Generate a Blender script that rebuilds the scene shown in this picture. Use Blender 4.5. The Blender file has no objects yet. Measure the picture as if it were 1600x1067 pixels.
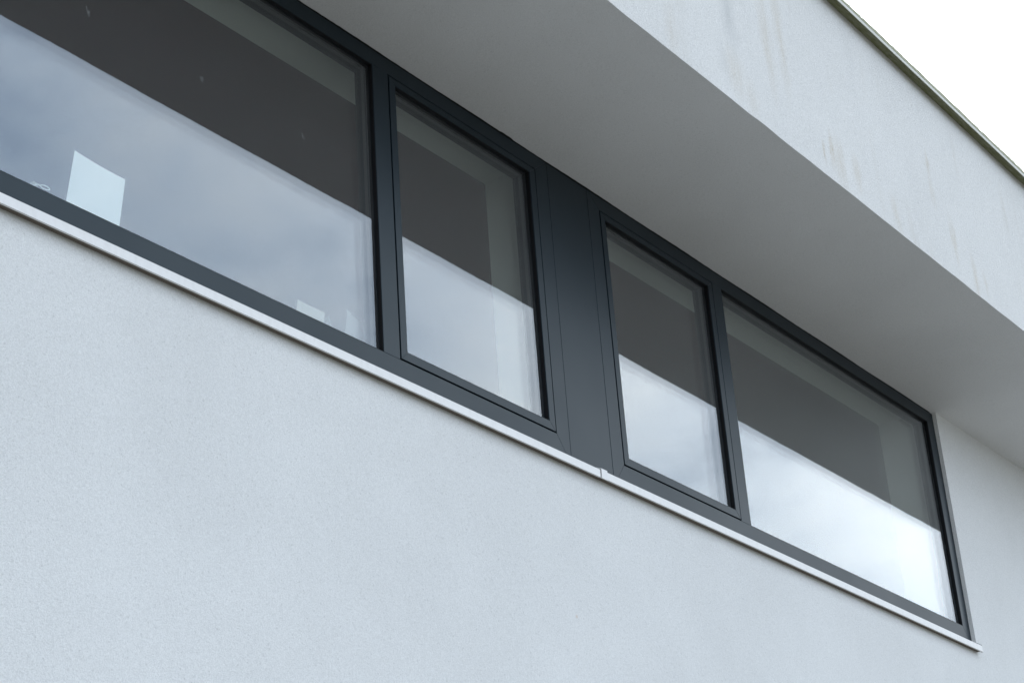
import bpy, bmesh, math, random
from mathutils import Vector
random.seed(7)
scene = bpy.context.scene
C = scene.collection
R = math.radians

# ------------------------------------------------------------------ camera
cam_d = bpy.data.cameras.new('camera')
cam_d.sensor_width = 36.0
cam_d.lens = 66.551
cam_d.clip_start = 0.05
cam_d.clip_end = 3000
cam = bpy.data.objects.new('camera', cam_d)
cam.location = (-4.3173, -3.4464, -3.6848)
cam.rotation_euler = (R(115.4769), R(3.8086), R(-53.3482))
C.objects.link(cam)
scene.camera = cam
scene.render.resolution_x, scene.render.resolution_y = 1024, 682

# ------------------------------------------------------------------ sky
SUN = Vector((0.74, 0.36, 0.57)).normalized()
world = bpy.data.worlds.new('World')
scene.world = world
world.use_nodes = True
nt = world.node_tree
nt.nodes.clear()
N = nt.nodes.new
L = nt.links.new
w_out = N('ShaderNodeOutputWorld')
w_bg = N('ShaderNodeBackground')
w_bg.inputs['Strength'].default_value = 0.1
sky = N('ShaderNodeTexSky')
sky.sky_type = 'NISHITA'
sky.sun_disc = False
sky.sun_elevation = math.asin(SUN.z)
sky.sun_rotation = math.atan2(SUN.x, SUN.y)
tc = N('ShaderNodeTexCoord')
# cloud deck: the direction projected on a plane overhead
sep = N('ShaderNodeSeparateXYZ'); L(tc.outputs['Generated'], sep.inputs[0])
zc = N('ShaderNodeMath'); zc.operation = 'MAXIMUM'; L(sep.outputs['Z'], zc.inputs[0]); zc.inputs[1].default_value = 0.0
za = N('ShaderNodeMath'); za.operation = 'ADD'; L(zc.outputs[0], za.inputs[0]); za.inputs[1].default_value = 0.22
dx = N('ShaderNodeMath'); dx.operation = 'DIVIDE'; L(sep.outputs['X'], dx.inputs[0]); L(za.outputs[0], dx.inputs[1])
dy = N('ShaderNodeMath'); dy.operation = 'DIVIDE'; L(sep.outputs['Y'], dy.inputs[0]); L(za.outputs[0], dy.inputs[1])
cmb = N('ShaderNodeCombineXYZ'); L(dx.outputs[0], cmb.inputs[0]); L(dy.outputs[0], cmb.inputs[1])
n1 = N('ShaderNodeTexNoise'); n1.inputs['Scale'].default_value = 3.6; n1.inputs['Detail'].default_value = 6
n1.inputs['Roughness'].default_value = 0.56; n1.inputs['Distortion'].default_value = 0.25
shf = N('ShaderNodeVectorMath'); shf.operation = 'ADD'; shf.inputs[1].default_value = (11.2, 8.3, 0.0)
L(cmb.outputs[0], shf.inputs[0]); L(shf.outputs[0], n1.inputs['Vector'])
# scattered sunlight brightens the cloud towards the hidden sun
dot = N('ShaderNodeVectorMath'); dot.operation = 'DOT_PRODUCT'
L(tc.outputs['Generated'], dot.inputs[0]); dot.inputs[1].default_value = SUN
glow = N('ShaderNodeMapRange'); glow.inputs['From Min'].default_value = 0.38; glow.inputs['From Max'].default_value = 0.86
glow.interpolation_type = 'SMOOTHSTEP'
L(dot.outputs['Value'], glow.inputs['Value'])
cl_dark = N('ShaderNodeMix'); cl_dark.data_type = 'RGBA'
belly = N('ShaderNodeMix'); belly.data_type = 'RGBA'
belly.inputs['A'].default_value = (16.0, 20.2, 26.0, 1)
belly.inputs['B'].default_value = (21.6, 23.2, 24.8, 1)
bf = N('ShaderNodeMapRange'); bf.inputs['From Min'].default_value = 0.36; bf.inputs['From Max'].default_value = 0.66
L(n1.outputs['Fac'], bf.inputs['Value']); L(bf.outputs[0], belly.inputs['Factor'])
L(belly.outputs['Result'], cl_dark.inputs['A'])
cl_dark.inputs['B'].default_value = (25.5, 26.6, 27.6, 1)
L(glow.outputs[0], cl_dark.inputs['Factor'])
var = N('ShaderNodeMapRange'); var.inputs['From Min'].default_value = 0.3; var.inputs['From Max'].default_value = 0.7
var.inputs['To Min'].default_value = 0.86; var.inputs['To Max'].default_value = 1.12
L(n1.outputs['Fac'], var.inputs['Value'])
cl = N('ShaderNodeVectorMath'); cl.operation = 'SCALE'
L(cl_dark.outputs['Result'], cl.inputs[0]); L(var.outputs[0], cl.inputs['Scale'])
cover = N('ShaderNodeMapRange'); cover.inputs['From Min'].default_value = 0.25; cover.inputs['From Max'].default_value = 0.45
cover.inputs['To Min'].default_value = 0.72; cover.inputs['To Max'].default_value = 0.97
L(n1.outputs['Fac'], cover.inputs['Value'])
mixs = N('ShaderNodeMix'); mixs.data_type = 'RGBA'
L(cover.outputs[0], mixs.inputs['Factor']); L(sky.outputs[0], mixs.inputs['A']); L(cl.outputs[0], mixs.inputs['B'])
L(mixs.outputs['Result'], w_bg.inputs['Color'])
L(w_bg.outputs[0], w_out.inputs[0])

# ------------------------------------------------------------------ sun (veiled, behind the house)
sun_d = bpy.data.lights.new('sun', 'SUN')
sun_d.energy = 0.8
sun_d.angle = R(15)
sun_d.color = (1.0, 0.96, 0.9)
sun = bpy.data.objects.new('sun', sun_d)
sun.rotation_euler = (-SUN).to_track_quat('-Z', 'Y').to_euler()
sun.location = (6, 6, 12)
C.objects.link(sun)

vs = scene.view_settings
vs.view_transform = 'Standard'
vs.look = 'None'
vs.exposure = -0.14
vs.gamma = 1.0
vs.use_curve_mapping = False
cy = scene.cycles
cy.max_bounces = 7
cy.use_adaptive_sampling = True
cy.adaptive_threshold = 0.02
cy.transparent_max_bounces = 18
cy.glossy_bounces = 4
cy.diffuse_bounces = 3
cy.caustics_reflective = False
cy.caustics_refractive = False

# ------------------------------------------------------------------ materials
def mat(name, base=(0.5, 0.5, 0.5), rough=0.6, spec=0.5, metal=0.0):
    m = bpy.data.materials.new(name)
    m.use_nodes = True
    b = m.node_tree.nodes['Principled BSDF']
    b.inputs['Base Color'].default_value = (*base, 1)
    b.inputs['Roughness'].default_value = rough
    b.inputs['Metallic'].default_value = metal
    b.inputs['Specular IOR Level'].default_value = spec
    return m, m.node_tree, b

def node(t, kind, **kw):
    n = t.nodes.new(kind)
    for k, v in kw.items():
        if k in n.inputs:
            n.inputs[k].default_value = v
        else:
            setattr(n, k, v)
    return n

def noise(t, vec, scale, detail=4, rough=0.55):
    n = node(t, 'ShaderNodeTexNoise', Scale=scale, Detail=detail, Roughness=rough)
    t.links.new(vec, n.inputs['Vector'])
    return n.outputs['Fac']

def maprange(t, val, a, b, c, d, smooth=False):
    n = t.nodes.new('ShaderNodeMapRange')
    if smooth: n.interpolation_type = 'SMOOTHSTEP'
    for k, v in zip(('From Min', 'From Max', 'To Min', 'To Max'), (a, b, c, d)):
        n.inputs[k].default_value = v
    t.links.new(val, n.inputs['Value'])
    return n.outputs[0]

def math_(t, op, a, b=None):
    n = t.nodes.new('ShaderNodeMath'); n.operation = op
    for i, v in enumerate((a, b)):
        if v is None: continue
        if isinstance(v, (int, float)): n.inputs[i].default_value = v
        else: t.links.new(v, n.inputs[i])
    return n.outputs[0]

def mixc(t, fac, a, b):
    n = t.nodes.new('ShaderNodeMix'); n.data_type = 'RGBA'
    for k, v in (('Factor', fac), ('A', a), ('B', b)):
        if isinstance(v, (int, float)): n.inputs[k].default_value = v
        elif isinstance(v, tuple): n.inputs[k].default_value = (*v, 1)
        else: t.links.new(v, n.inputs[k])
    return n.outputs['Result']

def objvec(t, scale=(1, 1, 1), loc=(0, 0, 0)):
    g = t.nodes.new('ShaderNodeTexCoord')
    mp = t.nodes.new('ShaderNodeMapping')
    mp.inputs['Scale'].default_value = scale
    mp.inputs['Location'].default_value = loc
    t.links.new(g.outputs['Object'], mp.inputs['Vector'])
    return mp.outputs[0]

def bump(t, b, h, strength, dist):
    n = node(t, 'ShaderNodeBump', Strength=strength, Distance=dist)
    t.links.new(h, n.inputs['Height'])
    t.links.new(n.outputs[0], b.inputs['Normal'])

def stucco(name, col, grain=1.0, stains=False, spot=None):
    m, t, b = mat(name, col, 0.9, 0.25)
    v = objvec(t)
    fine = noise(t, v, 280, 3, 0.75)
    mid = noise(t, v, 62, 3, 0.55)
    h = math_(t, 'ADD', fine, math_(t, 'MULTIPLY', mid, 0.6))
    big = noise(t, v, 1.3, 4, 0.6)
    g = maprange(t, fine, 0.32, 0.68, 1 - 0.17 * grain, 1 + 0.06 * grain)
    g2 = maprange(t, big, 0.3, 0.7, 0.95, 1.025)
    vo = t.nodes.new('ShaderNodeTexVoronoi'); vo.inputs['Scale'].default_value = 48
    t.links.new(v, vo.inputs['Vector'])
    pit = maprange(t, vo.outputs['Distance'], 0.05, 0.2, 1 - 0.15 * grain, 1.0)
    k = math_(t, 'MULTIPLY', math_(t, 'MULTIPLY', g, g2), pit)
    sc = t.nodes.new('ShaderNodeVectorMath'); sc.operation = 'SCALE'
    sc.inputs[0].default_value = col
    t.links.new(k, sc.inputs['Scale'])
    out = sc.outputs[0]
    if stains:
        # rain streaks of algae and rust: long in z, thin in x, in patches
        wob = noise(t, objvec(t, (3, 1, 3)), 3, 2)
        sv = objvec(t, (1, 0.2, 0.045))
        ad = t.nodes.new('ShaderNodeVectorMath'); ad.operation = 'ADD'
        cx = t.nodes.new('ShaderNodeCombineXYZ')
        t.links.new(math_(t, 'MULTIPLY', wob, 0.03), cx.inputs[0])
        t.links.new(sv, ad.inputs[0]); t.links.new(cx.outputs[0], ad.inputs[1])
        st = noise(t, ad.outputs[0], 22, 3, 0.6)
        st2 = noise(t, ad.outputs[0], 9, 3, 0.6)
        patch = noise(t, objvec(t, (1, 1, 1.6), (2.3, 0, 0.7)), 2.1, 3)
        speck = noise(t, v, 120, 4, 0.7)
        f1 = math_(t, 'MULTIPLY', maprange(t, st, 0.54, 0.72, 0, 1), maprange(t, patch, 0.46, 0.66, 0, 1))
        f1 = math_(t, 'MULTIPLY', f1, maprange(t, speck, 0.40, 0.62, 0.1, 1))
        out = mixc(t, math_(t, 'MULTIPLY', f1, 0.4), out, (0.38, 0.33, 0.25))
        # the larger marks, each where it runs down the render
        sums = {'b': None, 'g': None}
        wobs = math_(t, 'MULTIPLY', math_(t, 'SUBTRACT', noise(t, objvec(t, (8, 1, 5)), 2, 2), 0.5), 0.07)
        for (sx, sz, sw, sh, kind, amt) in STAINS:
            mp = t.nodes.new('ShaderNodeMapping'); mp.vector_type = 'TEXTURE'
            mp.inputs['Location'].default_value = (sx, SOF_Y, sz)
            mp.inputs['Scale'].default_value = (sw * 1.35, 50, sh * 1.1)
            ob = t.nodes.new('ShaderNodeTexCoord')
            w2 = t.nodes.new('ShaderNodeVectorMath'); w2.operation = 'ADD'
            cw = t.nodes.new('ShaderNodeCombineXYZ')
            t.links.new(wobs, cw.inputs[0])
            t.links.new(ob.outputs['Object'], w2.inputs[0]); t.links.new(cw.outputs[0], w2.inputs[1])
            t.links.new(w2.outputs[0], mp.inputs['Vector'])
            gr = t.nodes.new('ShaderNodeTexGradient'); gr.gradient_type = 'SPHERICAL'
            t.links.new(mp.outputs[0], gr.inputs[0])
            f = maprange(t, gr.outputs['Fac'], 0.0, 0.9, 0.0, 0.85 * amt)
            sums[kind] = f if sums[kind] is None else math_(t, 'MAXIMUM', sums[kind], f)
        thin = noise(t, ad.outputs[0], 60, 3, 0.6)
        brk = math_(t, 'MULTIPLY', maprange(t, speck, 0.36, 0.60, 0.15, 1), maprange(t, thin, 0.36, 0.64, 0.45, 1))
        out = mixc(t, math_(t, 'MULTIPLY', sums['b'], brk), out, (0.38, 0.295, 0.17))
        out = mixc(t, math_(t, 'MULTIPLY', sums['g'], maprange(t, thin, 0.3, 0.65, 0.4, 1)), out, (0.34, 0.35, 0.35))
    if spot:
        d = t.nodes.new('ShaderNodeVectorMath'); d.operation = 'DISTANCE'
        t.links.new(v, d.inputs[0]); d.inputs[1].default_value = spot
        out = mixc(t, maprange(t, d.outputs['Value'], 0.002, 0.008, 0.45, 0), out, (0.45, 0.27, 0.12))
    t.links.new(out, b.inputs['Base Color'])
    bump(t, b, h, 0.55 * grain, 0.004)
    return m

SOF_Y, SOF_Z = -0.759, 0.070       # lower front edge of the overhang
# rain marks on the fascia: x, z, half width, half height, brown or grey, strength
STAINS = [(1.448, 0.532, 0.051, 0.305, 'b', 0.5), (1.576, 0.629, 0.042, 0.343, 'b', 0.5), (0.681, 0.165, 0.043, 0.166, 'b', 0.3),
          (1.141, 0.216, 0.067, 0.129, 'b', 0.45), (1.91, 0.224, 0.022, 0.11, 'b', 0.9), (1.966, 0.188, 0.051, 0.152, 'b', 0.5),
          (1.838, 0.182, 0.016, 0.066, 'b', 0.7), (2.131, 0.208, 0.041, 0.105, 'b', 0.45), (2.947, 0.61, 0.02, 0.082, 'b', 0.8),
          (2.946, 0.482, 0.027, 0.114, 'b', 0.4), (2.476, 0.175, 0.037, 0.088, 'b', 0.5), (2.493, 0.135, 0.025, 0.094, 'b', 0.4),
          (3.104, 0.274, 0.035, 0.146, 'b', 0.5), (3.295, 0.16, 0.029, 0.14, 'b', 0.6), (3.414, 0.171, 0.022, 0.081, 'b', 0.5),
          (1.249, 0.15, 0.049, 0.113, 'b', 0.3), (1.143, 0.493, 0.063, 0.223, 'g', 0.55), (1.05, 0.227, 0.042, 0.143, 'g', 0.25),
          (2.25, 0.779, 0.054, 0.298, 'g', 0.12)]
M = {}
M['wall'] = stucco('painted_render', (0.662, 0.66, 0.648), 1.0, spot=(0.87, -0.02, -1.78))
M['fascia'] = stucco('weathered_render', (0.655, 0.647, 0.628), 1.35, stains=True)
M['soffit'] = stucco('smooth_render', (0.67, 0.667, 0.665), 0.8)

m, t, b = mat('anthracite_powder_coat', (0.004, 0.009, 0.014), 0.36, 0.35)
b.inputs['Specular Tint'].default_value = (0.80, 0.95, 1.0, 1)
v = objvec(t)
t.links.new(maprange(t, noise(t, objvec(t), 2.2, 3), 0.3, 0.7, 0.37, 0.43), b.inputs['Roughness'])
M['frame'] = m
M['gasket'] = mat('black_rubber', (0.006, 0.006, 0.007), 0.75, 0.2)[0]
M['spacer'] = mat('grey_spacer', (0.06, 0.062, 0.066), 0.5, 0.4)[0]
m, t, b = mat('white_powder_coat', (0.80, 0.81, 0.82), 0.42, 0.5)
gr = noise(t, objvec(t, (14, 6, 6)), 4, 4)
t.links.new(mixc(t, maprange(t, gr, 0.45, 0.75, 0, 0.22), (0.66, 0.65, 0.635), (0.45, 0.44, 0.42)), b.inputs['Base Color'])
M['sill'] = m
M['sealant'] = mat('brown_joint_tape', (0.15, 0.128, 0.105), 0.9, 0.2)[0]
m, t, b = mat('mossy_metal', (0.3, 0.3, 0.27), 0.6, 0.4)
ms = noise(t, objvec(t, (4, 20, 20)), 5, 5, 0.65)
t.links.new(mixc(t, maprange(t, ms, 0.35, 0.6, 0.2, 1), (0.24, 0.24, 0.17), (0.13, 0.135, 0.05)), b.inputs['Base Color'])
bump(t, b, noise(t, objvec(t), 150, 4), 0.6, 0.004)
M['moss'] = m
M['trim'] = mat('pale_metal', (0.42, 0.42, 0.38), 0.5, 0.5)[0]
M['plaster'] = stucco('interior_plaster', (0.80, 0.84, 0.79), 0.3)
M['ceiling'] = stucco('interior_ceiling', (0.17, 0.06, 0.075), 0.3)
M['floor'] = mat('oak_floor', (0.20, 0.14, 0.09), 0.5)[0]
M['paper'] = mat('paper', (0.86, 0.90, 0.89), 0.8, 0.2)[0]
M['card'] = mat('cream_card', (0.42, 0.41, 0.36), 0.8, 0.2)[0]
M['leaflet'] = mat('grey_leaflet', (0.34, 0.35, 0.35), 0.8, 0.2)[0]
M['cord'] = mat('white_cotton', (0.8, 0.8, 0.78), 0.8, 0.2)[0]
m, t, b = mat('roof_membrane', (0.12, 0.12, 0.11), 0.9, 0.2)
M['membrane'] = m
m, t, b = mat('lawn_and_gravel', (0.15, 0.16, 0.12), 0.95, 0.1)
gv = objvec(t)
gp = noise(t, gv, 0.18, 4)
t.links.new(mixc(t, maprange(t, gp, 0.4, 0.6, 0, 1), (0.35, 0.332, 0.312), (0.13, 0.13, 0.09)), b.inputs['Base Color'])
bump(t, b, noise(t, gv, 40, 5), 0.8, 0.03)
M['ground'] = m

def glass_material(name, f0, tint, refl):
    m = bpy.data.materials.new(name)
    m.use_nodes = True
    t = m.node_tree
    t.nodes.clear()
    out = t.nodes.new('ShaderNodeOutputMaterial')
    geo = t.nodes.new('ShaderNodeNewGeometry')
    d = t.nodes.new('ShaderNodeVectorMath'); d.operation = 'DOT_PRODUCT'
    t.links.new(geo.outputs['Normal'], d.inputs[0]); t.links.new(geo.outputs['Incoming'], d.inputs[1])
    c = math_(t, 'ABSOLUTE', d.outputs['Value'])
    s = math_(t, 'POWER', math_(t, 'SUBTRACT', 1.0, c), 5.0)
    f = math_(t, 'ADD', math_(t, 'MULTIPLY', s, 1 - f0), f0)   # one air-glass surface
    tr = t.nodes.new('ShaderNodeBsdfTransparent')
    tr.inputs['Color'].default_value = (*tint, 1)
    gl = t.nodes.new('ShaderNodeBsdfGlossy')
    gl.inputs['Roughness'].default_value = 0.0
    gl.inputs['Color'].default_value = (*refl, 1)
    mx = t.nodes.new('ShaderNodeMixShader')
    t.links.new(f, mx.inputs[0]); t.links.new(tr.outputs[0], mx.inputs[1]); t.links.new(gl.outputs[0], mx.inputs[2])
    t.links.new(mx.outputs[0], out.inputs[0])
    return m
M['glass'] = glass_material('inner_glass', 0.022, (0.972, 0.978, 0.972), (1, 1, 1))
M['coated_glass'] = glass_material('sun_coated_glass', 0.125, (0.96, 0.962, 0.958), (0.86, 0.93, 1.0))

m = bpy.data.materials.new('dried_smear')
m.use_nodes = True
t = m.node_tree
b = t.nodes['Principled BSDF']
b.inputs['Base Color'].default_value = (0.6, 0.62, 0.62, 1)
b.inputs['Roughness'].default_value = 0.9
t.links.new(maprange(t, noise(t, objvec(t), 160, 3), 0.40, 0.7, 0.0, 0.11), b.inputs['Alpha'])
M['smear'] = m

# ------------------------------------------------------------------ mesh helpers
def obj(name, bm, material, parent=None, bev=0.0):
    bmesh.ops.recalc_face_normals(bm, faces=bm.faces)
    if bev:
        es = [e for e in bm.edges if len(e.link_faces) == 2 and e.calc_face_angle(0) > 0.3]
        bmesh.ops.bevel(bm, geom=es, offset=bev, segments=2, affect='EDGES', profile=0.5)
    me = bpy.data.meshes.new(name)
    bm.to_mesh(me); bm.free()
    me.materials.append(material)
    o = bpy.data.objects.new(name, me)
    C.objects.link(o)
    if parent is not None:
        o.parent = parent
    return o

def box(bm, x0, x1, y0, y1, z0, z1):
    vs_ = [bm.verts.new(p) for p in ((x0, y0, z0), (x1, y0, z0), (x1, y1, z0), (x0, y1, z0),
                                     (x0, y0, z1), (x1, y0, z1), (x1, y1, z1), (x0, y1, z1))]
    for f in ((0, 1, 5, 4), (1, 2, 6, 5), (2, 3, 7, 6), (3, 0, 4, 7), (4, 5, 6, 7), (0, 3, 2, 1)):
        bm.faces.new([vs_[i] for i in f])

def prism_y(bm, poly, y0, y1):
    a = [bm.verts.new((x, y0, z)) for x, z in poly]
    b_ = [bm.verts.new((x, y1, z)) for x, z in poly]
    n = len(poly)
    bm.faces.new(a); bm.faces.new(b_[::-1])
    for i in range(n):
        bm.faces.new((a[i], a[(i + 1) % n], b_[(i + 1) % n], b_[i]))

def prism_x(bm, poly, xs, jit=None):
    """extrude a y-z outline along the stations xs; jit(i, k) nudges corner k at station i"""
    rings = []
    for i, x in enumerate(xs):
        ring = []
        for k, (y, z) in enumerate(poly):
            dy_, dz_ = jit(i, k) if jit else (0, 0)
            ring.append(bm.verts.new((x, y + dy_, z + dz_)))
        rings.append(ring)
    n = len(poly)
    bm.faces.new(rings[0]); bm.faces.new(rings[-1][::-1])
    for a, b_ in zip(rings, rings[1:]):
        for k in range(n):
            bm.faces.new((a[k], b_[k], b_[(k + 1) % n], a[(k + 1) % n]))

def grid_wall(bm, xs, zs, holes, y0, y1):
    """a slab in the x-z plane with whole cells left open"""
    nx, nz = len(xs), len(zs)
    fv = [[bm.verts.new((x, y0, z)) for z in zs] for x in xs]
    bv = [[bm.verts.new((x, y1, z)) for z in zs] for x in xs]
    solid = lambda i, j: 0 <= i < nx - 1 and 0 <= j < nz - 1 and (i, j) not in holes
    for i in range(nx - 1):
        for j in range(nz - 1):
            if not solid(i, j): continue
            bm.faces.new((fv[i][j], fv[i + 1][j], fv[i + 1][j + 1], fv[i][j + 1]))
            bm.faces.new((bv[i][j], bv[i][j + 1], bv[i + 1][j + 1], bv[i + 1][j]))
            if not solid(i - 1, j): bm.faces.new((fv[i][j], fv[i][j + 1], bv[i][j + 1], bv[i][j]))
            if not solid(i + 1, j): bm.faces.new((fv[i + 1][j], bv[i + 1][j], bv[i + 1][j + 1], fv[i + 1][j + 1]))
            if not solid(i, j - 1): bm.faces.new((fv[i][j], bv[i][j], bv[i + 1][j], fv[i + 1][j]))
            if not solid(i, j + 1): bm.faces.new((fv[i][j + 1], fv[i + 1][j + 1], bv[i + 1][j + 1], bv[i][j + 1]))
    loose = [v_ for v_ in bm.verts if not v_.link_faces]
    bmesh.ops.delete(bm, geom=loose, context='VERTS')

def mitred(bm, o, i, y0, y1, gap=0.0002):
    """four mitred bars between an outer and an inner rectangle (x0, x1, z0, z1)"""
    ox0, ox1, oz0, oz1 = o
    ix0, ix1, iz0, iz1 = i
    g = gap
    prism_y(bm, [(ox0 + g, oz0), (ox1 - g, oz0), (ix1 - g, iz0), (ix0 + g, iz0)], y0, y1)
    prism_y(bm, [(ix0 + g, iz1), (ix1 - g, iz1), (ox1 - g, oz1), (ox0 + g, oz1)], y0, y1)
    prism_y(bm, [(ox0, oz0 + g), (ix0, iz0 + g), (ix0, iz1 - g), (ox0, oz1 - g)], y0, y1)
    prism_y(bm, [(ix1, iz0 + g), (ox1, oz0 + g), (ox1, oz1 - g), (ix1, iz1 - g)], y0, y1)

def ring(bm, o, i, y0, y1):
    ox0, ox1, oz0, oz1 = o
    ix0, ix1, iz0, iz1 = i
    box(bm, ox0, ox1, y0, y1, oz0, iz0)
    box(bm, ox0, ox1, y0, y1, iz1, oz1)
    box(bm, ox0, ix0, y0, y1, iz0, iz1)
    box(bm, ix1, ox1, y0, y1, iz0, iz1)

def tag(o, label, cat=None, group=None, kind=None):
    if label: o['label'] = label
    if cat: o['category'] = cat
    if group: o['group'] = group
    if kind: o['kind'] = kind
    return o

# ------------------------------------------------------------------ dimensions (metres, origin at the first sash's top left)
GROUND = -5.30
WALL_Y = -0.020          # face of the render; the window frames stand at y = 0
X_L, X_R = -7.0, 11.0
OPEN_L, OPEN_R = -2.222, 4.3985
FR_BOT, FR_TOP = -1.200, 0.0557
IN_BOT, IN_TOP = -1.100, -0.008
ROOF_Z = 1.068

# ------------------------------------------------------------------ setting
bm = bmesh.new()
n_ = 24
g_ = [[bm.verts.new(((i / n_ - 0.5) * 2400, (j / n_ - 0.5) * 2400, GROUND)) for j in range(n_ + 1)] for i in range(n_ + 1)]
for i in range(n_):
    for j in range(n_):
        bm.faces.new((g_[i][j], g_[i + 1][j], g_[i + 1][j + 1], g_[i][j + 1]))
tag(obj('ground', bm, M['ground']), 'flat ground of gravel and short grass in front of the house', kind='structure')

# ------------------------------------------------------------------ the house
house = bpy.data.objects.new('house', None)
C.objects.link(house)
house.location = (0, 0, GROUND)
tag(house, 'white rendered house with dark ribbon windows under a deep flat roof overhang', 'house')
HOUSE_INV = None

def part(name, bm, material, parent=None, bev=0.0, label=None):
    """a mesh under the house (or under one of its parts), modelled in world coordinates"""
    o = obj(name, bm, material, None, bev)
    p = parent or house
    for vtx in o.data.vertices:
        pass
    o.parent = p
    if p is house:
        o.location = (0, 0, -GROUND)      # the empty sits on the ground, the mesh is in world coordinates
    if label: o['label'] = label
    return o

# outer wall with one long opening
bm = bmesh.new()
grid_wall(bm, [X_L, OPEN_L, OPEN_R, X_R], [GROUND - 0.3, -1.205, 0.2], {(1, 1)}, WALL_Y, 0.083)
wall = part('wall', bm, M['wall'], label='white textured render wall')
# inner lining with two openings
bm = bmesh.new()
grid_wall(bm, [X_L, -2.2, 0.938, 1.24, 4.352, X_R], [-2.15, -1.125, 0.066, 0.6], {(1, 1), (3, 1)}, 0.089, 0.285)
part('inner_wall', bm, M['plaster'])
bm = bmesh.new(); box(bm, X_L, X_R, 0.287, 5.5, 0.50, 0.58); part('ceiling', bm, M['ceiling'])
bm = bmesh.new(); box(bm, X_L, X_R, 0.089, 5.5, -2.30, -2.152); part('floor', bm, M['floor'])
bm = bmesh.new(); box(bm, X_L, X_R, 5.5, 5.7, GROUND - 0.3, 1.0); part('rear_wall', bm, M['wall'])
bm = bmesh.new()
box(bm, X_L, X_L + 0.2, 0.289, 5.498, GROUND - 0.3, 0.49)
part('side_wall', bm, M['plaster'])
bm = bmesh.new()
box(bm, X_R - 0.2, X_R, 0.289, 5.498, GROUND - 0.3, 0.49)
part('side_wall', bm, M['plaster'])
for xs in ((-2.19, 0.930), (1.248, 4.345)):
    bm = bmesh.new(); box(bm, xs[0], xs[1], 0.0895, 0.31, -1.1245, -1.108)
    part('inner_sill', bm, M['plaster'], bev=0.002)

# soffit, fascia and roof, the long edge a little uneven as floated render is
st = [X_L - 0.8 + 0.12 * i for i in range(int((X_R - X_L + 1.6) / 0.12) + 1)]
jit_e = [(random.uniform(-0.0012, 0.0012), random.uniform(-0.0012, 0.0012)) for _ in st]
bm = bmesh.new()
prism_x(bm, [(SOF_Y, SOF_Z), (SOF_Y, ROOF_Z), (-0.69, ROOF_Z), (-0.69, 0.14)], st,
        lambda i, k: jit_e[i] if k == 0 else (0, 0))
part('fascia', bm, M['fascia'], label='white render fascia with brown rain streaks')
bm = bmesh.new()
prism_x(bm, [(SOF_Y + 0.0006, SOF_Z + 0.0002), (0.087, 0.0565), (0.087, 0.139), (-0.6895, 0.139)], st,
        lambda i, k: jit_e[i] if k == 0 else (0, 0))
part('soffit', bm, M['soffit'], label='smooth shaded underside of the overhang')
bm = bmesh.new()
box(bm, X_L - 0.8, X_R + 0.8, -0.688, 6.3, 0.605, 1.03)
part('roof', bm, M['membrane'])
bm = bmesh.new()
prism_x(bm, [(-0.808, 1.048), (-0.808, 1.072), (-0.70, 1.072), (-0.70, 1.0685), (-0.805, 1.0685), (-0.805, 1.048)], [X_L - 0.82, X_R + 0.82])
trim = part('roof_trim', bm, M['trim'], label='thin pale metal roof edge with a mossy top')
bm = bmesh.new()
ms_x = [X_L - 0.82 + 0.02 * i for i in range(int((X_R - X_L + 1.64) / 0.02) + 1)]
mj = []
q = 0.0
for _ in ms_x:
    q = 0.85 * q + random.uniform(-0.0016, 0.0016)
    mj.append((random.uniform(-0.001, 0.001), q + random.uniform(-0.0012, 0.0012)))
prism_x(bm, [(-0.809, 1.0665), (-0.805, 1.092), (-0.70, 1.102), (-0.66, 1.0725)], ms_x,
        lambda i, k: mj[i] if k in (1, 2) else (0, 0))
part('moss_strip', bm, M['moss'], trim)

# ------------------------------------------------------------------ windows
GY = 0.016               # outer face of the glass
def pane(bm, x0, x1, y0, y1, z0, z1, tilt, bow, n=14):
    """a sheet of float glass, a touch out of plumb and very slightly pillowed"""
    zc_ = (z0 + z1) / 2
    def pt(u, w, y):
        a, c = 2 * u - 1, 2 * w - 1
        return (x0 + (x1 - x0) * u, y + tilt * (z0 + (z1 - z0) * w - zc_) - bow * (1 - a * a) * (1 - c * c), z0 + (z1 - z0) * w)
    for y, flip in ((y0, False), (y1, True)):
        g = [[bm.verts.new(pt(i / n, j / n, y)) for j in range(n + 1)] for i in range(n + 1)]
        for i in range(n):
            for j in range(n):
                f = [g[i][j], g[i + 1][j], g[i + 1][j + 1], g[i][j + 1]]
                fc = bm.faces.new(f[::-1] if flip else f)
                fc.smooth = True
    for (a, b_) in (((0, 0), (1, 0)), ((1, 0), (1, 1)), ((1, 1), (0, 1)), ((0, 1), (0, 0))):
        bm.faces.new([bm.verts.new(pt(*a, y0)), bm.verts.new(pt(*a, y1)), bm.verts.new(pt(*b_, y1)), bm.verts.new(pt(*b_, y0))])

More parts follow.
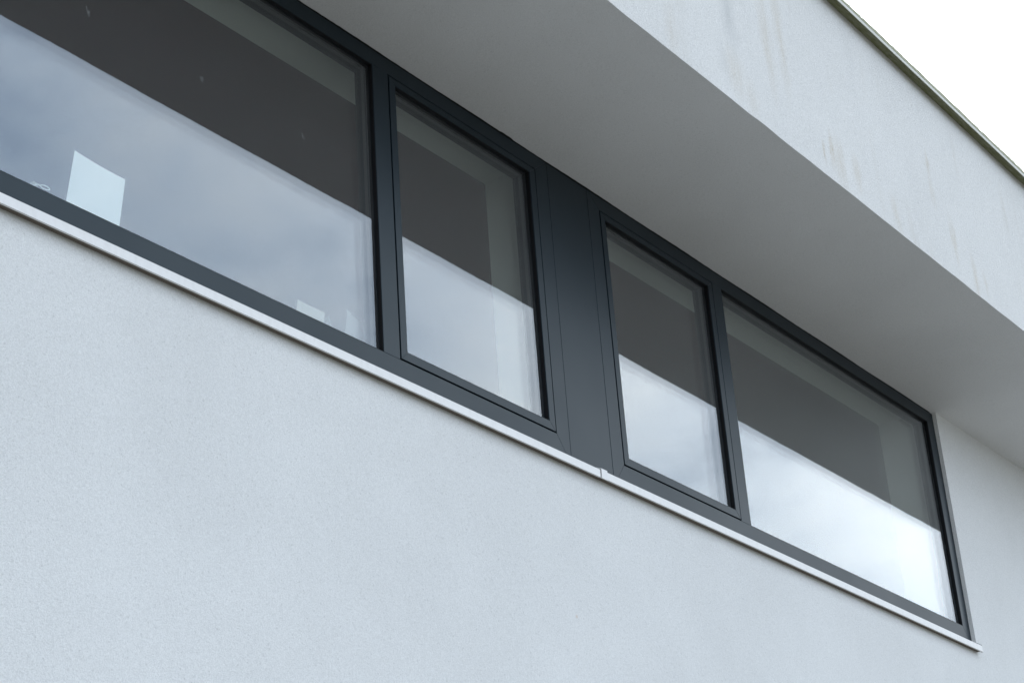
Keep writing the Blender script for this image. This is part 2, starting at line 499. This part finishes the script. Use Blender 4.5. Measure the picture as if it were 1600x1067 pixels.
def glazing(win, x0, x1, z0, z1, tilt=0.0, bow=0.0002):
    """triple glazing in the opening x0..x1, z0..z1 of a frame or sash"""
    e = 0.006
    for k in range(3):
        y = GY + 0.018 * k
        bm = bmesh.new(); pane(bm, x0 - e, x1 + e, y, y + 0.004, z0 - e, z1 + e, tilt, bow * (1, 0.3, -0.8)[k])
        o = part('glass_pane', bm, M['glass'], win)
        if k == 0:                                  # the outermost face carries a sun-control coating
            o.data.materials.append(M['coated_glass'])
            for f in o.data.polygons:
                if abs(f.normal.y) > 0.9 and f.center.y < y + 0.002: f.material_index = 1
    bm = bmesh.new()
    for k in range(2):
        y = GY + 0.0045 + 0.018 * k
        ring(bm, (x0 - 0.005, x1 + 0.005, z0 - 0.005, z1 + 0.005), (x0 + 0.003, x1 - 0.003, z0 + 0.003, z1 - 0.003), y, y + 0.013)
    part('spacer_bar', bm, M['spacer'], win)
    bm = bmesh.new()
    ring(bm, (x0 - 0.001, x1 + 0.001, z0 - 0.001, z1 + 0.001), (x0 + 0.0025, x1 - 0.0025, z0 + 0.0025, z1 - 0.0025), 0.0025, GY - 0.0003)
    part('gasket', bm, M['gasket'], win)

def window(x0, x1, mull, sash_first, label):
    """frame x0..x1 with a mullion mull = (left, right); a sash in one light, fixed glass in the other"""
    bm = bmesh.new()
    jw = 0.0795
    mitred(bm, (x0, x1, FR_BOT, FR_TOP), (x0 + jw, x1 - jw, IN_BOT, IN_TOP), 0.0, 0.082)
    prism_y(bm, [(mull[0], IN_BOT + 0.0002), (mull[1], IN_BOT + 0.0002), (mull[1], IN_TOP - 0.0002), (mull[0], IN_TOP - 0.0002)], 0.0, 0.082)
    win = part('window', bm, M['frame'], bev=0.0009, label=label)
    if sash_first: hole, fixed = (x0 + jw, mull[0]), (mull[1], x1 - jw)
    else: fixed, hole = (x0 + jw, mull[0]), (mull[1], x1 - jw)
    glazing(win, fixed[0], fixed[1], IN_BOT, IN_TOP)
    g = 0.0055
    so = (hole[0] + g, hole[1] - g, IN_BOT + g, IN_TOP - g)
    si = (hole[0] + 0.0385, hole[1] - 0.0405, IN_BOT + 0.038, IN_TOP - 0.030)
    bm = bmesh.new()
    mitred(bm, so, si, -0.0012, 0.080)
    part('sash', bm, M['frame'], win, bev=0.0009)
    bm = bmesh.new()
    ring(bm, (hole[0], hole[1], IN_BOT, IN_TOP), (so[0] - 0.0002, so[1] + 0.0002, so[2] - 0.0002, so[3] + 0.0002), 0.014, 0.03)
    part('weather_seal', bm, M['gasket'], win)
    glazing(win, si[0], si[1], si[2], si[3], -0.0014 if sash_first else 0.0012)
    return win

win_a = window(-2.220, 0.9505, (-0.0809, 0.0003), False, 'dark grey window, wide fixed pane left of a narrow opening sash')
win_b = window(1.2250, 4.3970, (2.1715, 2.2497), True, 'dark grey window, narrow opening sash left of a wide fixed pane')
bm = bmesh.new()
box(bm, 0.9530, 1.2238, 0.0006, 0.06, FR_BOT, FR_TOP)
panel = part('cover_panel', bm, M['frame'], bev=0.0009, label='plain dark grey metal panel between the two windows')
bm = bmesh.new()
box(bm, 0.9507, 0.9528, 0.006, 0.05, FR_BOT, FR_TOP - 0.001)
box(bm, 1.2240, 1.2249, 0.003, 0.05, FR_BOT, FR_TOP - 0.001)
part('joint_seal', bm, M['gasket'], panel)

# handling marks left on the big fixed pane
for k, (sx, sz) in enumerate(((-1.331, -0.445), (-0.879, -0.449), (-0.425, -0.452))):
    bm = bmesh.new()
    for (ox, oz, rr) in ((0, 0, 0.008), (0.004, -0.013, 0.005), (-0.005, 0.011, 0.004)):
        vs_ = []
        for a in range(14):
            th = a / 14 * math.tau
            q = rr * random.uniform(0.75, 1.15)
            vs_.append((sx + ox + q * math.cos(th), sz + oz + 1.2 * q * math.sin(th)))
        prism_y(bm, vs_, GY - 0.0006, GY - 0.0002)
    part('smudge', bm, M['smear'], win_a, label='faint grey smear on the glass')

# dark sealant bead between frame and soffit, with blobs
bm = bmesh.new()
bx_ = [OPEN_L + 0.004 + 0.015 * i for i in range(int((OPEN_R - OPEN_L - 0.008) / 0.015))]
def bead(i, k):
    x = bx_[i]
    w = 0.0012 * math.sin(x * 9.1) + random.uniform(-0.0006, 0.0006)
    if 0.66 < x < 0.73: w -= 0.003
    return (w if k in (0, 1) else 0, 0)
prism_x(bm, [(-0.0035, 0.0562), (-0.0015, 0.0530), (0.004, 0.0520), (0.004, 0.0580)], bx_, bead)
part('sealant_bead', bm, M['gasket'])

# ------------------------------------------------------------------ window sills (two lengths of folded white metal)
SL_Y, SL_T, SL_B = -0.050, -1.1985, -1.2285
def sill(x0, x1, cap_l, cap_r, dz=0.0):
    prof = [(-0.0005, -1.176), (SL_Y + 0.001, SL_T), (SL_Y, SL_T - 0.001), (SL_Y, SL_B), (SL_Y + 0.007, SL_B),
            (SL_Y + 0.007, SL_B + 0.0018), (SL_Y + 0.0022, SL_B + 0.0018), (SL_Y + 0.0022, SL_T - 0.003), (-0.0005, -1.179)]
    bm = bmesh.new()
    prism_x(bm, [(y, z + dz) for y, z in prof], [x0, x1])
    s = part('window_sill', bm, M['sill'])
    for on, xa, xb in ((cap_l, x0 - 0.004, x0 - 0.0002), (cap_r, x1 + 0.0002, x1 + 0.004)):
        if on:
            bm = bmesh.new()
            prism_x(bm, [(-0.001, -1.160), (SL_Y - 0.0005, SL_T + 0.006), (SL_Y - 0.0005, SL_B - 0.0008), (SL_Y + 0.012, SL_B - 0.0008),
                         (SL_Y + 0.012, -1.204), (-0.001, -1.204)], [xa, xb])
            part('end_cap', bm, M['sill'], s, bev=0.0006)
    return s
s1 = sill(OPEN_L + 0.006, 1.0562, True, False, -0.0012)
s2 = sill(1.0620, OPEN_R - 0.0065, False, True)
bm = bmesh.new()
prism_x(bm, [(-0.0008, -1.1735), (SL_Y - 0.0030, SL_T + 0.0036), (SL_Y - 0.0030, SL_B - 0.0035), (SL_Y + 0.001, SL_B - 0.0035),
             (SL_Y - 0.0004, SL_T + 0.0004), (-0.0008, -1.1755)], [1.0604, 1.098])
part('joint_cover', bm, M['sill'], s2)
bm = bmesh.new()
box(bm, 1.0550, 1.0625, SL_Y + 0.0024, SL_Y + 0.0060, SL_B + 0.003, SL_T - 0.006)
part('joint_gasket', bm, M['gasket'], s2)
bm = bmesh.new()
box(bm, OPEN_L + 0.008, OPEN_R - 0.010, SL_Y + 0.008, WALL_Y - 0.0004, -1.2245, -1.2056)
part('sill_tape', bm, M['sealant'])

# ------------------------------------------------------------------ things on the inner window sill
def sheet(name, p00, p10, p01, p11, material, bend=0.004, n=8, thick=0.0006):
    """a leaning sheet: corners bottom left, bottom right, top left, top right; slightly bowed"""
    p00, p10, p01, p11 = map(Vector, (p00, p10, p01, p11))
    bm = bmesh.new()
    lay = []
    for s_ in (0, 1):
        rows = []
        for j in range(n + 1):
            row = []
            for i in range(n + 1):
                u, w = i / n, j / n
                p = (p00 * (1 - u) + p10 * u) * (1 - w) + (p01 * (1 - u) + p11 * u) * w
                p.y += bend * math.sin(math.pi * u) * (0.4 + 0.6 * w) + s_ * thick
                row.append(bm.verts.new(p))
            rows.append(row)
        lay.append(rows)
    for j in range(n):
        for i in range(n):
            bm.faces.new((lay[0][j][i], lay[0][j][i + 1], lay[0][j + 1][i + 1], lay[0][j + 1][i]))
            bm.faces.new((lay[1][j][i], lay[1][j + 1][i], lay[1][j + 1][i + 1], lay[1][j][i + 1]))
    for i in range(n):
        for (a, b_) in (((0, i), (0, i + 1)), ((n, i), (n, i + 1)), ((i, 0), (i + 1, 0)), ((i, n), (i + 1, n))):
            bm.faces.new((lay[0][a[0]][a[1]], lay[0][b_[0]][b_[1]], lay[1][b_[0]][b_[1]], lay[1][a[0]][a[1]]))
    o = obj(name, bm, material)
    for p in o.data.polygons: p.use_smooth = False
    return o

PAPER = sheet('paper_sheet', (-1.328, 0.0925, -1.1075), (-1.131, 0.0925, -1.1075), (-1.318, 0.0640, -0.880), (-1.1305, 0.0640, -0.8925), M['paper'])
tag(PAPER, 'pale blue white sheet of paper propped behind the large left pane', 'paper')
CARD = sheet('greeting_card', (-0.372, 0.128, -1.1075), (-0.240, 0.128, -1.1075), (-0.360, 0.112, -0.976), (-0.232, 0.112, -0.975), M['card'], 0.002)
tag(CARD, 'cream card standing behind the left pane, left of a small tent card', 'card')
SHEET = sheet('leaflet', (-0.130, 0.135, -1.1075), (0.020, 0.135, -1.1075), (-0.122, 0.112, -0.928), (0.026, 0.112, -0.958), M['leaflet'], 0.003)
tag(SHEET, 'faint white leaflet behind the left pane beside the mullion', 'leaflet')
bm = bmesh.new()
for s_ in (-1, 1):
    prism_y(bm, [(-0.214, -0.986), (-0.214 + s_ * 0.0014, -0.9868), (-0.214 + s_ * 0.0414, -1.1075), (-0.214 + s_ * 0.0394, -1.1075)], 0.112, 0.180)
TENT = obj('tent_card', bm, M['leaflet'])
tag(TENT, 'small white folded tent card between cream card and leaflet', 'card')

# gathered cloth bundle tied with a looped cord
POUCH = bpy.data.objects.new('cloth_pouch', None)
C.objects.link(POUCH)
POUCH.location = (-1.412, 0.128, -1.108)
tag(POUCH, 'small pale cloth pouch tied with a looped cord in the window corner', 'pouch')
bm = bmesh.new()
prev = None
prof = [(0.0, 0.0), (0.020, 0.001), (0.027, 0.012), (0.027, 0.035), (0.020, 0.058), (0.009, 0.074), (0.008, 0.080), (0.014, 0.092), (0.019, 0.102)]
NA = 28
for k, (r_, h_) in enumerate(prof):
    cur = []
    for a in range(NA):
        th = a / NA * math.tau
        rr = r_ * (1 + (0.16 if k > 3 else 0.05) * math.sin(7 * th + k * 0.3))
        cur.append(bm.verts.new((rr * math.cos(th), rr * math.sin(th), h_ + 0.004 * (k == 8) * math.sin(3 * th))))
    if prev:
        for a in range(NA):
            bm.faces.new((prev[a], prev[(a + 1) % NA], cur[(a + 1) % NA], cur[a]))
    prev = cur
bmesh.ops.remove_doubles(bm, verts=bm.verts, dist=1e-5)
o = obj('cloth', bm, M['card'], POUCH)
for p in o.data.polygons: p.use_smooth = True

def tube(bm, pts, r, n=8):
    pts = [Vector(p) for p in pts]
    rings = []
    for i, p in enumerate(pts):
        d = (pts[min(i + 1, len(pts) - 1)] - pts[max(i - 1, 0)]).normalized()
        a = d.cross(Vector((0, 1, 0.01))).normalized(); b_ = d.cross(a)
        rings.append([bm.verts.new(p + r * (a * math.cos(k / n * math.tau) + b_ * math.sin(k / n * math.tau))) for k in range(n)])
    for a, b_ in zip(rings, rings[1:]):
        for k in range(n):
            bm.faces.new((a[k], a[(k + 1) % n], b_[(k + 1) % n], b_[k]))
    bm.faces.new(rings[0][::-1]); bm.faces.new(rings[-1])

bm = bmesh.new()
lp = []
for i in range(25):
    th = i / 24 * math.tau
    lp.append((0.012 + 0.016 * (1 - math.cos(th)), -0.026 + 0.003 * math.sin(th), 0.094 + 0.0075 * math.sin(th) + 0.004 * (1 - math.cos(th)) * 0.5))
tube(bm, lp, 0.0017)
tube(bm, [(0.012 - 0.006 * i, -0.026 + 0.0006 * i * i, 0.094 + 0.004 * math.sin(i * 1.1) - 0.001 * i) for i in range(7)], 0.0017)
o = obj('cord_loop', bm, M['cord'], POUCH)
for p in o.data.polygons: p.use_smooth = True
